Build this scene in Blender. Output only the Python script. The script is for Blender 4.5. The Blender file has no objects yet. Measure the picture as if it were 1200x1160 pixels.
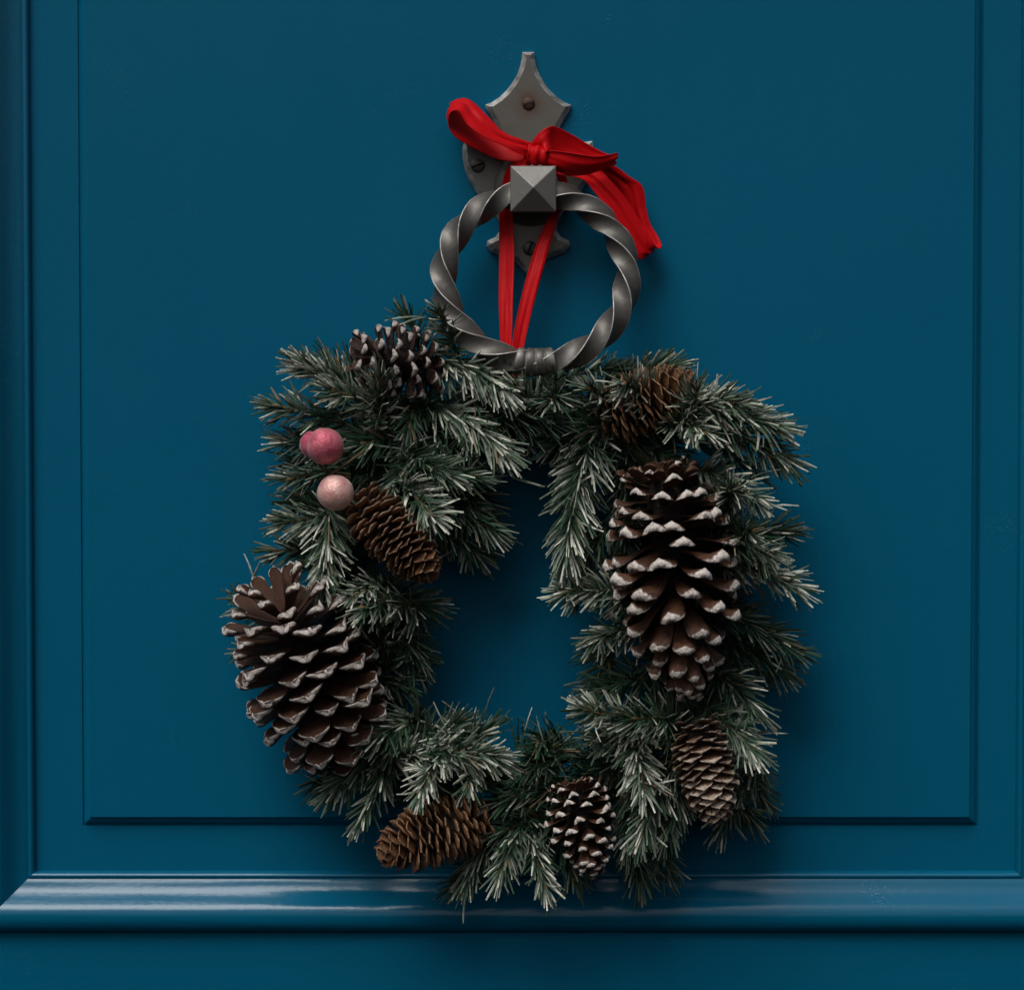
import bpy, bmesh, math, random
from mathutils import Vector, Matrix, Quaternion, noise

# ------------------------------------------------------------------ camera, world, light
S = 0.00055                      # metres that one photograph pixel covers on the door
W, H = 1200.0, 1160.0
DIST, TILT = 1.55, math.radians(2.1)
sc = bpy.context.scene
COL = sc.collection

CAM_POS = Vector((0.0, -DIST * math.cos(TILT), DIST * math.sin(TILT)))
cam_d = bpy.data.cameras.new('camera')
cam = bpy.data.objects.new('camera', cam_d)
COL.objects.link(cam)
cam.location = CAM_POS
cam.rotation_euler = (math.radians(90) - TILT, 0, 0)
cam_d.sensor_width = 36.0
cam_d.lens = 36.0 * DIST / (W * S)
cam_d.clip_start, cam_d.clip_end = 0.05, 100.0
cam_d.dof.use_dof = True
cam_d.dof.focus_distance = DIST - 0.05
cam_d.dof.aperture_fstop = 7.1
sc.camera = cam

SUN_DIR = Vector((-0.29, -0.52, 0.94)).normalized()      # towards the sun
world = bpy.data.worlds.new('World')
sc.world = world
world.use_nodes = True
wn, wl = world.node_tree.nodes, world.node_tree.links
wn.clear()
sky = wn.new('ShaderNodeTexSky')
sky.sky_type = 'NISHITA'
sky.sun_disc = False
sky.sun_elevation = math.asin(SUN_DIR.z)
sky.sun_rotation = math.atan2(SUN_DIR.x, SUN_DIR.y)
sky.air_density, sky.dust_density, sky.ozone_density = 1.0, 6.0, 1.0
hsv = wn.new('ShaderNodeHueSaturation')
hsv.inputs['Saturation'].default_value = 0.35            # an overcast, nearly neutral sky
bg = wn.new('ShaderNodeBackground')
bg.inputs['Strength'].default_value = 0.062
wo = wn.new('ShaderNodeOutputWorld')
wl.new(sky.outputs[0], hsv.inputs['Color'])
wl.new(hsv.outputs[0], bg.inputs['Color'])
wl.new(bg.outputs[0], wo.inputs['Surface'])

sun_d = bpy.data.lights.new('sun', 'SUN')
sun = bpy.data.objects.new('sun', sun_d)
COL.objects.link(sun)
sun_d.energy = 1.5
sun_d.angle = math.radians(35)
sun_d.color = (1.0, 0.98, 0.955)
sun.rotation_euler = SUN_DIR.to_track_quat('Z', 'Y').to_euler()

sc.view_settings.view_transform = 'Standard'
sc.view_settings.look = 'None'
sc.view_settings.gamma = 1.0
sc.view_settings.use_curve_mapping = False
sc.view_settings.exposure = 0.22
sc.cycles.max_bounces = 5
sc.cycles.use_adaptive_sampling = True
sc.cycles.adaptive_threshold = 0.02
sc.cycles.use_denoising = True

CR = cam.rotation_euler.to_matrix()


def P(px, py, d=0.0):
    """World point that stands d photo-pixels in front of the door face and shows at photo pixel (px, py)."""
    v = CR @ Vector(((px - W / 2) * S, (H / 2 - py) * S, -DIST))
    t = (-d * S - CAM_POS.y) / v.y
    return CAM_POS + v * t


# ------------------------------------------------------------------ helpers
def link(o, parent=None):
    COL.objects.link(o)
    if parent is not None:
        o.parent = parent
        o.matrix_parent_inverse = parent.matrix_basis.inverted()
    return o


def empty(name, loc):
    o = bpy.data.objects.new(name, None)
    o.location = loc
    o.empty_display_size = 0.02
    return link(o)


def tag(o, label=None, cat=None, kind=None, group=None):
    if label: o['label'] = label
    if cat: o['category'] = cat
    if kind: o['kind'] = kind
    if group: o['group'] = group
    return o


class MB:
    def __init__(self):
        self.v, self.f, self.a = [], [], {}

    def vert(self, co, **at):
        self.v.append(tuple(co))
        for k in at:
            self.a.setdefault(k, {})[len(self.v) - 1] = at[k]
        return len(self.v) - 1

    def grid(self, rows, closed_u=False, closed_v=False, at=None):
        """rows: list of lists of points; at(i, j) -> attribute dict"""
        n, m = len(rows), len(rows[0])
        idx = [[self.vert(rows[i][j], **(at(i, j) if at else {})) for j in range(m)] for i in range(n)]
        for i in range(n if closed_u else n - 1):
            for j in range(m if closed_v else m - 1):
                i2, j2 = (i + 1) % n, (j + 1) % m
                self.f.append((idx[i][j], idx[i2][j], idx[i2][j2], idx[i][j2]))
        return idx

    def mesh(self, name, mat, smooth=True):
        me = bpy.data.meshes.new(name)
        me.from_pydata(self.v, [], self.f)
        for k, dct in self.a.items():
            at = me.attributes.new(k, 'FLOAT', 'POINT')
            arr = [0.0] * len(self.v)
            for i, x in dct.items(): arr[i] = x
            at.data.foreach_set('value', arr)
        if mat: me.materials.append(mat)
        if smooth:
            me.polygons.foreach_set('use_smooth', [True] * len(me.polygons))
        me.update()
        return me

    def build(self, name, mat, parent=None, smooth=True, fix=False):
        me = self.mesh(name, mat, smooth)
        if fix:
            bm = bmesh.new(); bm.from_mesh(me)
            bmesh.ops.recalc_face_normals(bm, faces=bm.faces)
            bm.to_mesh(me); bm.free()
        return link(bpy.data.objects.new(name, me), parent)


def catmull(pts, sub):
    out = []
    n = len(pts)
    for i in range(n - 1):
        p0, p1, p2, p3 = pts[max(i - 1, 0)], pts[i], pts[i + 1], pts[min(i + 2, n - 1)]
        for k in range(sub):
            t = k / sub
            out.append(0.5 * ((2 * p1) + (p2 - p0) * t + (2 * p0 - 5 * p1 + 4 * p2 - p3) * t * t + (3 * p1 - p0 - 3 * p2 + p3) * t ** 3))
    out.append(pts[-1].copy())
    return out


def lerp(a, b, t): return a + (b - a) * t


def sstep(a, b, x):
    t = max(0.0, min(1.0, (x - a) / (b - a)))
    return t * t * (3 - 2 * t)


def tube(mb, pts, radii, seg=8, cap=True, at=None):
    rows = []
    up = Vector((0.3, 0.9, 0.31)).normalized()
    for i, p in enumerate(pts):
        t = (pts[min(i + 1, len(pts) - 1)] - pts[max(i - 1, 0)]).normalized()
        a = t.cross(up).normalized()
        b = t.cross(a)
        rows.append([p + (a * math.cos(2 * math.pi * k / seg) + b * math.sin(2 * math.pi * k / seg)) * radii[i] for k in range(seg)])
    idx = mb.grid(rows, closed_v=True, at=at)
    if cap:
        mb.f.append(tuple(reversed(idx[0])))
        mb.f.append(tuple(idx[-1]))


# ------------------------------------------------------------------ materials
def new_mat(name):
    m = bpy.data.materials.new(name)
    m.use_nodes = True
    nt = m.node_tree
    b = nt.nodes['Principled BSDF']
    return m, nt, b


def node(nt, kind, **kw):
    n = nt.nodes.new(kind)
    for k, v in kw.items():
        if k in n.inputs.keys(): n.inputs[k].default_value = v
        else: setattr(n, k, v)
    return n


def mapping(nt, scale=(1, 1, 1), coord='Object', rot=(0, 0, 0)):
    tc = node(nt, 'ShaderNodeTexCoord')
    mp = node(nt, 'ShaderNodeMapping')
    mp.inputs['Scale'].default_value = scale
    mp.inputs['Rotation'].default_value = rot
    nt.links.new(tc.outputs[coord], mp.inputs[0])
    return mp.outputs[0]


def noise_n(nt, vec, scale, detail=4, rough=0.55):
    n = node(nt, 'ShaderNodeTexNoise')
    n.inputs['Scale'].default_value = scale
    n.inputs['Detail'].default_value = detail
    n.inputs['Roughness'].default_value = rough
    if vec is not None: nt.links.new(vec, n.inputs['Vector'])
    return n.outputs['Fac']


def ramp(nt, fac, p0, p1, c0=(0, 0, 0, 1), c1=(1, 1, 1, 1)):
    r = node(nt, 'ShaderNodeValToRGB')
    r.color_ramp.elements[0].position, r.color_ramp.elements[1].position = p0, p1
    r.color_ramp.elements[0].color, r.color_ramp.elements[1].color = c0, c1
    nt.links.new(fac, r.inputs[0])
    return r.outputs[0]


def mixc(nt, fac, a, b, blend='MIX'):
    m = node(nt, 'ShaderNodeMix', data_type='RGBA', blend_type=blend)
    for sock, v in ((m.inputs[0], fac), (m.inputs[6], a), (m.inputs[7], b)):
        if isinstance(v, bpy.types.NodeSocket): nt.links.new(v, sock)
        elif isinstance(v, (int, float)): sock.default_value = v
        else: sock.default_value = (v[0], v[1], v[2], 1)
    return m.outputs[2]


def math_n(nt, op, a, b=None, clamp=False):
    m = node(nt, 'ShaderNodeMath', operation=op, use_clamp=clamp)
    for i, v in enumerate((a, b)):
        if v is None: continue
        if isinstance(v, bpy.types.NodeSocket): nt.links.new(v, m.inputs[i])
        else: m.inputs[i].default_value = v
    return m.outputs[0]


def attr(nt, name):
    return node(nt, 'ShaderNodeAttribute', attribute_name=name).outputs['Fac']


def bump(nt, b, height, strength, dist):
    n = node(nt, 'ShaderNodeBump')
    n.inputs['Strength'].default_value = strength
    n.inputs['Distance'].default_value = dist
    nt.links.new(height, n.inputs['Height'])
    nt.links.new(n.outputs[0], b.inputs['Normal'])
    return n


SPATTER = ((590, 62, 26), (682, 132, 24), (715, 22, 16), (484, 104, 10), (470, 30, 9))


def mat_paint(name, stretch, gloss=0.3, spec=0.5, relief=0.35):
    """Blue door paint: brush marks along one direction, soft mottling, a few specks of dried dirt."""
    m, nt, b = new_mat(name)
    v1 = mapping(nt, (1, 1, 1))
    vs = mapping(nt, stretch)
    big = noise_n(nt, v1, 5.0, 3)
    c = mixc(nt, big, (0.0008, 0.094, 0.180), (0.0016, 0.113, 0.205))
    brush = noise_n(nt, vs, 60.0, 6, 0.6)
    c = mixc(nt, ramp(nt, brush, 0.35, 0.75), c, (0.0011, 0.103, 0.192))
    # specks: sparse, gathered in patches
    vo = node(nt, 'ShaderNodeTexVoronoi')
    vo.inputs['Scale'].default_value = 420.0
    vo.inputs['Randomness'].default_value = 1.0
    nt.links.new(v1, vo.inputs['Vector'])
    speck = ramp(nt, vo.outputs['Distance'], 0.14, 0.26, (1, 1, 1, 1), (0, 0, 0, 1))
    patch = ramp(nt, noise_n(nt, v1, 17.0, 2), 0.64, 0.76)
    for q in SPATTER:                                     # spatter left near the knocker
        dq = node(nt, 'ShaderNodeVectorMath', operation='DISTANCE')
        nt.links.new(v1, dq.inputs[0])
        dq.inputs[1].default_value = P(q[0], q[1], 0)
        patch = math_n(nt, 'MAXIMUM', patch, ramp(nt, dq.outputs['Value'], q[2] * S * 0.2, q[2] * S, (1, 1, 1, 1), (0, 0, 0, 1)))
    sf = math_n(nt, 'MULTIPLY', speck, patch)
    c = mixc(nt, math_n(nt, 'MULTIPLY', sf, 0.35), c, (0.09, 0.20, 0.26))
    nt.links.new(c, b.inputs['Base Color'])
    rr = math_n(nt, 'MULTIPLY_ADD', noise_n(nt, v1, 22.0, 4), 0.16)
    rr.node.inputs[2].default_value = gloss - 0.06
    nt.links.new(rr, b.inputs['Roughness'])
    b.inputs['Specular IOR Level'].default_value = spec
    h = math_n(nt, 'ADD', math_n(nt, 'MULTIPLY', brush, 0.6), math_n(nt, 'MULTIPLY', noise_n(nt, v1, 240.0, 3), 0.25))
    h = math_n(nt, 'ADD', h, math_n(nt, 'MULTIPLY', sf, 0.5))
    bump(nt, b, h, relief, 0.0012)
    return m


def mat_metal(name, base, rough, metallic=0.8, rust=None, relief=0.22):
    m, nt, b = new_mat(name)
    v = mapping(nt)
    n1 = noise_n(nt, v, 90.0, 5)
    c = mixc(nt, n1, tuple(x * 0.90 for x in base), tuple(x * 1.10 for x in base))
    wear = attr(nt, 'wear')
    wf = math_n(nt, 'MULTIPLY', wear, ramp(nt, noise_n(nt, v, 160.0, 4), 0.25, 0.6))
    c = mixc(nt, math_n(nt, 'MULTIPLY', wf, 0.8), c, (0.58, 0.56, 0.53))  # worn ridges on the ring; on the backplate, a lit bevel painted in
    if rust is not None:
        # rusty ring of its own shape round the screw at rust = (x, y, z, radius)
        tc = node(nt, 'ShaderNodeTexCoord')
        d = node(nt, 'ShaderNodeVectorMath', operation='DISTANCE')
        nt.links.new(tc.outputs['Object'], d.inputs[0])
        d.inputs[1].default_value = rust[:3]
        dn = math_n(nt, 'ADD', d.outputs['Value'], math_n(nt, 'MULTIPLY', noise_n(nt, v, 260.0, 4), 0.006))
        f = ramp(nt, dn, rust[3] * 0.75, rust[3] * 1.35, (1, 1, 1, 1), (0, 0, 0, 1))
        c = mixc(nt, math_n(nt, 'MULTIPLY', f, 0.85), c, (0.075, 0.036, 0.012))
        nt.links.new(math_n(nt, 'MULTIPLY_ADD', f, -metallic), b.inputs['Metallic'])
        b.inputs['Metallic'].links[0].from_node.inputs[2].default_value = metallic
    else:
        b.inputs['Metallic'].default_value = metallic
    nt.links.new(c, b.inputs['Base Color'])
    r = math_n(nt, 'MULTIPLY_ADD', noise_n(nt, v, 130.0, 5), 0.25)
    r.node.inputs[2].default_value = rough - 0.12
    nt.links.new(r, b.inputs['Roughness'])
    h = math_n(nt, 'ADD', noise_n(nt, v, 350.0, 5, 0.65), math_n(nt, 'MULTIPLY', noise_n(nt, v, 70.0, 3), 1.2))
    bump(nt, b, h, relief, 0.0009)
    return m


def mat_ribbon():
    m, nt, b = new_mat('red_satin')
    v = mapping(nt)
    c = mixc(nt, noise_n(nt, v, 60.0, 3), (0.43, 0.002, 0.005), (0.53, 0.004, 0.007))
    nt.links.new(c, b.inputs['Base Color'])
    b.inputs['Roughness'].default_value = 0.46
    b.inputs['Specular IOR Level'].default_value = 0.10
    b.inputs['Sheen Weight'].default_value = 0.04
    b.inputs['Sheen Tint'].default_value = (1, 0.25, 0.2, 1)
    b.inputs['Sheen Roughness'].default_value = 0.4
    cx = node(nt, 'ShaderNodeCombineXYZ')
    nt.links.new(attr(nt, 'ru'), cx.inputs[0])
    nt.links.new(attr(nt, 'rv'), cx.inputs[1])
    crease = noise_n(nt, cx.outputs[0], 2.6, 1, 0.4)           # long creases that run with the ribbon
    h = math_n(nt, 'ADD', crease, math_n(nt, 'MULTIPLY', noise_n(nt, v, 70.0, 1), 0.4))
    h = math_n(nt, 'ADD', h, math_n(nt, 'MULTIPLY', noise_n(nt, v, 1800.0, 2), 0.06))
    bump(nt, b, h, 0.55, 0.0030)
    return m


def mat_needle():
    m, nt, b = new_mat('needle')
    v = mapping(nt)
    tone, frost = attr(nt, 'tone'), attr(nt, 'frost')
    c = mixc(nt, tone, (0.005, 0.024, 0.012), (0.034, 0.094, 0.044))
    c = mixc(nt, attr(nt, 'dead'), c, (0.16, 0.10, 0.045))
    ff = math_n(nt, 'MULTIPLY', frost, ramp(nt, noise_n(nt, v, 300.0, 3), 0.22, 0.55), clamp=True)
    c = mixc(nt, ff, c, (0.70, 0.71, 0.60))
    nt.links.new(c, b.inputs['Base Color'])
    b.inputs['Roughness'].default_value = 0.48
    b.inputs['Specular IOR Level'].default_value = 0.4
    return m


def mat_stem():
    m, nt, b = new_mat('stem_wire')
    v = mapping(nt)
    c = mixc(nt, attr(nt, 'bud'), (0.03, 0.035, 0.015), (0.24, 0.13, 0.05))
    c = mixc(nt, noise_n(nt, v, 300.0), c, (0.05, 0.05, 0.02))
    nt.links.new(c, b.inputs['Base Color'])
    b.inputs['Roughness'].default_value = 0.8
    return m


def mat_cone(name, inner, body, tip_w, rim_w, frost_c=(0.72, 0.66, 0.60), rim_c=None):
    """Cone scale: dark and brown in fibrous streaks, white paint dabbed on tip and rim."""
    m, nt, b = new_mat(name)
    v = node(nt, 'ShaderNodeNewGeometry').outputs['Position']
    oi = node(nt, 'ShaderNodeObjectInfo')
    cx = node(nt, 'ShaderNodeCombineXYZ')
    nt.links.new(math_n(nt, 'MULTIPLY', attr(nt, 'su'), 2.2), cx.inputs[0])
    nt.links.new(math_n(nt, 'MULTIPLY', attr(nt, 'sv'), 7.0), cx.inputs[1])
    nt.links.new(math_n(nt, 'MULTIPLY', oi.outputs['Random'], 40.0), cx.inputs[2])
    fib = noise_n(nt, cx.outputs[0], 1.6, 4, 0.6)
    c = mixc(nt, ramp(nt, fib, 0.36, 0.66), inner, body)
    c = mixc(nt, ramp(nt, noise_n(nt, v, 260.0, 5, 0.65), 0.42, 0.70), c, tuple(x * 0.42 for x in body))
    c = mixc(nt, math_n(nt, 'MULTIPLY', oi.outputs['Random'], 0.35), c, tuple(x * 1.5 for x in body))
    tipm, rim = attr(nt, 'tip'), attr(nt, 'rim')
    n = noise_n(nt, v, 520.0, 5, 0.7)
    tw = math_n(nt, 'MULTIPLY', tipm, tip_w)
    rw = math_n(nt, 'MULTIPLY', rim, rim_w)
    f = math_n(nt, 'MAXIMUM', tw, rw)
    f = math_n(nt, 'MULTIPLY', f, math_n(nt, 'MULTIPLY_ADD', oi.outputs['Random'], 0.5))
    f.node.inputs[1].links[0].from_node.inputs[2].default_value = 0.66
    f = ramp(nt, math_n(nt, 'ADD', f, math_n(nt, 'MULTIPLY_ADD', n, 1.7)), 0.42, 0.86)
    f.node.inputs[0].links[0].from_node.inputs[1].links[0].from_node.inputs[2].default_value = -0.85
    f = math_n(nt, 'MULTIPLY', f, math_n(nt, 'GREATER_THAN', math_n(nt, 'MAXIMUM', tw, rw), 0.02))
    fc = mixc(nt, ramp(nt, noise_n(nt, v, 900.0, 4), 0.35, 0.7), tuple(x * y for x, y in zip(frost_c, (0.62, 0.56, 0.52))), frost_c)
    c = mixc(nt, f, c, fc)
    nt.links.new(c, b.inputs['Base Color'])
    b.inputs['Roughness'].default_value = 0.40
    b.inputs['Specular IOR Level'].default_value = 0.45
    bump(nt, b, math_n(nt, 'ADD', math_n(nt, 'MULTIPLY', noise_n(nt, v, 700.0, 4, 0.7), 1.2), fib), 0.85, 0.0012)
    return m


def mat_berry(name, a, bcol):
    m, nt, b = new_mat(name)
    v = mapping(nt)
    c = mixc(nt, ramp(nt, noise_n(nt, v, 90.0, 4), 0.35, 0.68), a, bcol)
    fl = node(nt, 'ShaderNodeTexVoronoi')
    fl.inputs['Scale'].default_value = 1300.0
    nt.links.new(v, fl.inputs['Vector'])
    c = mixc(nt, ramp(nt, fl.outputs['Distance'], 0.12, 0.34, (0.45, 0.45, 0.45, 1), (0, 0, 0, 1)), c, (0.85, 0.66, 0.58))
    nt.links.new(c, b.inputs['Base Color'])
    b.inputs['Roughness'].default_value = 0.30
    b.inputs['Metallic'].default_value = 0.25
    b.inputs['Sheen Weight'].default_value = 0.2
    bump(nt, b, noise_n(nt, v, 700.0, 4, 0.65), 0.6, 0.0010)
    return m


M_PANEL = mat_paint('door_paint_panel', (1, 1, 0.06), 0.33, 0.10)
M_RAIL = mat_paint('door_paint_rail', (0.05, 1, 1), 0.33, 0.10)
M_MOULD_H = mat_paint('door_paint_moulding_across', (0.05, 1, 1), 0.17, 0.42, 0.3)
M_MOULD_V = mat_paint('door_paint_moulding_up', (1, 1, 0.05), 0.22, 0.4)
M_IRON = mat_metal('cast_iron', (0.108, 0.102, 0.093), 0.46, 0.55)
M_BOSS = mat_metal('boss_iron', (0.19, 0.182, 0.168), 0.46, 0.30)
M_SCREW = mat_metal('screw_iron', (0.10, 0.095, 0.09), 0.5, 0.8)
M_RUST = mat_metal('rusty_screw', (0.050, 0.020, 0.010), 0.6, 0.2)
M_RIBBON = mat_ribbon()
M_NEEDLE = mat_needle()
M_STEM = mat_stem()

# ------------------------------------------------------------------ the door (setting)
door = empty('door', P(600, 1160, 0))
tag(door, 'blue painted panelled wooden door', kind='structure')


def X(px): return P(px, 580, 0).x
def Z(py): return P(600, py, 0).z
def Y(d): return -d * S


OUT = 420          # how far the door goes on beyond the frame, px
MARG = -9          # margin round the raised field lies this far back
FX0, FX1, FY1 = X(104), X(1138.5), Z(957)
BX0, BX1, BY1 = X(93), X(1150.5), Z(969)
ZT = Z(-OUT)


def sheet(name, rows, mat, at=None):
    mb = MB()
    mb.grid(rows, at=at)
    o = mb.build(name, mat, door, smooth=False, fix=False)
    return o


# raised field, one face with a fine grid so that it is never dead flat
def field():
    mb = MB()
    nx, nz = 48, 56
    rows = []
    for i in range(nz + 1):
        z = lerp(FY1, ZT, i / nz)
        r = []
        for j in range(nx + 1):
            x = lerp(FX0, FX1, j / nx)
            e = min(j, nx - j, i) / 4.0
            k = min(1, e)
            r.append(Vector((x, Y(0) + k * 0.0005 * noise.noise(Vector((x * 6, 0, z * 6))), z)))
        rows.append(r)
    mb.grid(rows)
    return mb.build('raised_panel', M_PANEL, door)


field()


# bevel round the field: face, small arris, slope, quirk
def bevel_strip(name, pa, pb, na, nb, mat):
    """pa, pb: inner corners (x, z); na, nb: outer corners."""
    prof = [(0.0, 0.0), (0.04, -2.6), (0.16, -3.4), (0.40, -4.6), (0.66, -7.2), (0.80, -9.0), (0.84, -11.0), (0.96, -11.0), (1.0, -9.0)]
    rows = []
    for t, d in prof:
        rows.append([Vector((lerp(pa[0], na[0], t), Y(d), lerp(pa[1], na[1], t))),
                     Vector((lerp(pb[0], nb[0], t), Y(d), lerp(pb[1], nb[1], t)))])
    mb = MB(); mb.grid(rows)
    return mb.build(name, mat, door, smooth=False, fix=True)


bevel_strip('panel_bevel', (FX0, FY1), (FX1, FY1), (BX0, BY1), (BX1, BY1), M_RAIL)
bevel_strip('panel_bevel', (FX0, FY1), (FX0, ZT), (BX0, BY1), (BX0, ZT), M_PANEL)
bevel_strip('panel_bevel', (FX1, FY1), (FX1, ZT), (BX1, BY1), (BX1, ZT), M_PANEL)

# flat margin between the raised field and the bolection moulding
MX0, MX1, MY1 = X(37.0), X(1195), Z(1022)
PAD = 10 * S
mb = MB()
yb = Y(MARG)
for (x0, x1, z0, z1) in ((MX0 - PAD, BX0, BY1, ZT), (BX1, MX1 + PAD, BY1, ZT), (MX0 - PAD, MX1 + PAD, MY1 - PAD, BY1)):
    i = [mb.vert((x, yb, z)) for x, z in ((x0, z0), (x1, z0), (x1, z1), (x0, z1))]
    mb.f.append(tuple(i))
mb.build('panel_margin', M_PANEL, door, smooth=False)

# bolection moulding: (distance away from the panel, height)
MPROF = [(-1.0, -12), (0.0, -4), (1.2, -0.5), (3.5, 1.2), (6.0, 0.8), (7.2, -0.4), (8.2, 0.2), (11, 1.8), (16, 4.2), (21, 7.4), (26, 12.0), (31, 17.5),
         (35, 21.6), (39, 24.2), (43, 25.6), (48, 26.2), (54, 25.6), (60, 23.2), (64, 19.5), (67, 14.5), (69, 8.5), (69.7, 2), (69.8, -4)]


def moulding(name, side, mat):
    mb = MB()
    pts = []
    for i in range(len(MPROF) - 1):
        pts.append(MPROF[i])
    fine = catmull([Vector((a, b, 0)) for a, b in MPROF], 4)
    n = 40
    rows = []
    for p in fine:
        off, d = p.x * S, p.y
        row = []
        for j in range(n + 1):
            t = j / n
            if side == 'bottom':
                x = lerp(MX0 - off, MX1 + off, t); z = MY1 - off
            elif side == 'left':
                x = MX0 - off; z = lerp(MY1 - off, ZT, t)
            else:
                x = MX1 + off; z = lerp(MY1 - off, ZT, t)
            w = 0.25 * S * noise.noise(Vector((x * 25, p.x * 0.15, z * 25)))
            row.append(Vector((x, Y(d) + w, z)))
        rows.append(row)
    mb.grid(rows)
    return mb.build(name, mat, door, fix=True)


moulding('moulding', 'bottom', M_MOULD_H)
moulding('moulding', 'left', M_MOULD_V)
moulding('moulding', 'right', M_MOULD_V)

# rail under the moulding and the stiles beside it
RAIL_D = 10.0
mo = 69.0 * S
mb = MB()
for (x0, x1, z0, z1) in ((MX0 - mo - OUT * S, MX1 + mo + OUT * S, MY1 - mo - OUT * S, MY1 - mo),):
    i = [mb.vert((x, Y(RAIL_D), z)) for x, z in ((x0, z0), (x1, z0), (x1, z1), (x0, z1))]
    mb.f.append(tuple(i))
mb.build('rail', M_RAIL, door, smooth=False)
for (x0, x1) in ((MX0 - mo - OUT * S, MX0 - mo), (MX1 + mo, MX1 + mo + OUT * S)):
    mb = MB()
    i = [mb.vert((x, Y(RAIL_D), z)) for x, z in ((x0, MY1 - mo), (x1, MY1 - mo), (x1, ZT), (x0, ZT))]
    mb.f.append(tuple(i))
    mb.build('stile', M_PANEL, door, smooth=False)

# ------------------------------------------------------------------ door knocker
knocker = empty('door_knocker', P(619, 320, 0))
tag(knocker, 'dark iron door knocker with twisted ring and spade-topped backplate', 'door knocker')
KX = 619.0


def backplate():
    half = [(7.0, 62), (7.6, 70), (9.5, 79), (13, 88), (18.5, 98), (25.5, 107), (34, 115), (43, 121), (50.5, 124),   # spade, right side
            (49, 129), (44, 137), (38, 147), (34, 157), (35, 164), (43, 170), (56, 170), (67, 167), (75, 166),
            (77, 175), (76.5, 187), (74, 200), (69, 213), (61, 226), (50, 239), (40, 250), (34, 260), (33, 270),
            (38, 278), (48, 283), (49, 289), (43, 296), (33, 300), (23, 303), (14, 308), (6, 317), (0, 324)]
    out = [(KX + x, y) for x, y in half] + [(KX - x, y) for x, y in reversed(half[:-1])]
    bm = bmesh.new()
    vs = [bm.verts.new(P(x, y, 0.5)) for x, y in out]
    f = bm.faces.new(vs)
    bm.normal_update()
    if f.normal.y > 0: f.normal_flip()
    e = bmesh.ops.extrude_face_region(bm, geom=[f])
    nf = [g for g in e['geom'] if isinstance(g, bmesh.types.BMFace)]
    nv = [g for g in e['geom'] if isinstance(g, bmesh.types.BMVert)]
    bmesh.ops.delete(bm, geom=[f], context='FACES_ONLY') if f.is_valid else None
    for v in nv: v.co.y -= 4.5 * S
    r = bmesh.ops.inset_region(bm, faces=nf, thickness=5.6 * S, depth=0.0, use_even_offset=False)
    top = set(v for ff in nf if ff.is_valid for v in ff.verts)
    for v in top: v.co.y -= 6.0 * S

    bmesh.ops.recalc_face_normals(bm, faces=bm.faces)
    me = bpy.data.meshes.new('backplate')
    bm.to_mesh(me); bm.free()
    me.attributes.new('wear', 'FLOAT', 'FACE').data.foreach_set('value', [0.0 if len(p.vertices) > 6 else 1.0 for p in me.polygons])  # bevel and side faces paler: the bevel's light put into the colour
    s = P(619.5, 122, 11)
    me.materials.append(mat_metal('backplate_iron', (0.145, 0.137, 0.122), 0.48, 0.65, relief=0.08, rust=(s.x, s.y, s.z, 0.0105)))
    return link(bpy.data.objects.new('backplate', me), knocker)


backplate()


def screw(px, py, d, r, mat, ang):
    mb = MB()
    c = P(px, py, d)
    rows, seg = [], 20
    prof = [(1.0, -1.5), (1.0, 0.3), (0.93, 1.0), (0.7, 1.9), (0.35, 2.4), (0.02, 2.5)]
    for rr, dd in prof:
        row = []
        for k in range(seg):
            a = 2 * math.pi * k / seg
            x, z = math.cos(a) * rr, math.sin(a) * rr
            u = x * math.cos(ang) + z * math.sin(ang)
            row.append(c + Vector((x * r * S, -dd * S, z * r * S)))
        rows.append(row)
    idx = mb.grid(rows, closed_v=True)
    mb.f.append(tuple(idx[-1]))
    o = mb.build('screw', mat, knocker, fix=True)
    # the slot: a flat strip on the head, the recess's shade put into its colour
    sl = MB()
    ca, sa = math.cos(ang), math.sin(ang)
    hw, hl = 0.16 * r, 0.92 * r
    ring = []
    for (u, w) in ((-hl, -hw), (hl, -hw), (hl, hw), (-hl, hw)):
        ring.append((u * ca - w * sa, u * sa + w * ca))
    top = [sl.vert(c + Vector((x * S, -2.62 * S if abs(1) else 0, z * S))) for x, z in ring]
    sl.f.append(tuple(top))
    m = bpy.data.materials.get('slot_shade')
    if not m:
        m, nt, b = new_mat('slot_shade')
        b.inputs['Base Color'].default_value = (0.006, 0.005, 0.005, 1)
        b.inputs['Roughness'].default_value = 0.9
    return o, sl, m


for (x, y, d, r, mt, ang) in ((619.5, 122, 11.0, 7.5, M_RUST, 0.25), (560, 194, 11.6, 8.5, M_SCREW, 0.35), (678, 194, 11.6, 8.5, M_SCREW, -0.5), (621, 291, 11.6, 8.5, M_SCREW, 1.2)):
    o, sl, m = screw(x, y, d, r, mt, ang)
    so = sl.build('slot', m, o, smooth=False)

# rosette dome behind the boss
mb = MB()
c = P(622, 222, 9)
rows = []
for rr, dd in ((44, -1), (43, 3), (38, 6), (31, 9), (25, 14), (21, 20), (19, 30), (18, 52)):
    rows.append([c + Vector((math.cos(2 * math.pi * k / 40) * rr * S, -dd * S, math.sin(2 * math.pi * k / 40) * rr * S)) for k in range(40)])
mb.grid(rows, closed_v=True)
mb.build('boss_shaft', M_IRON, knocker, fix=True)

# boss: square block with a pyramid face
BOSS_D = 62


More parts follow.
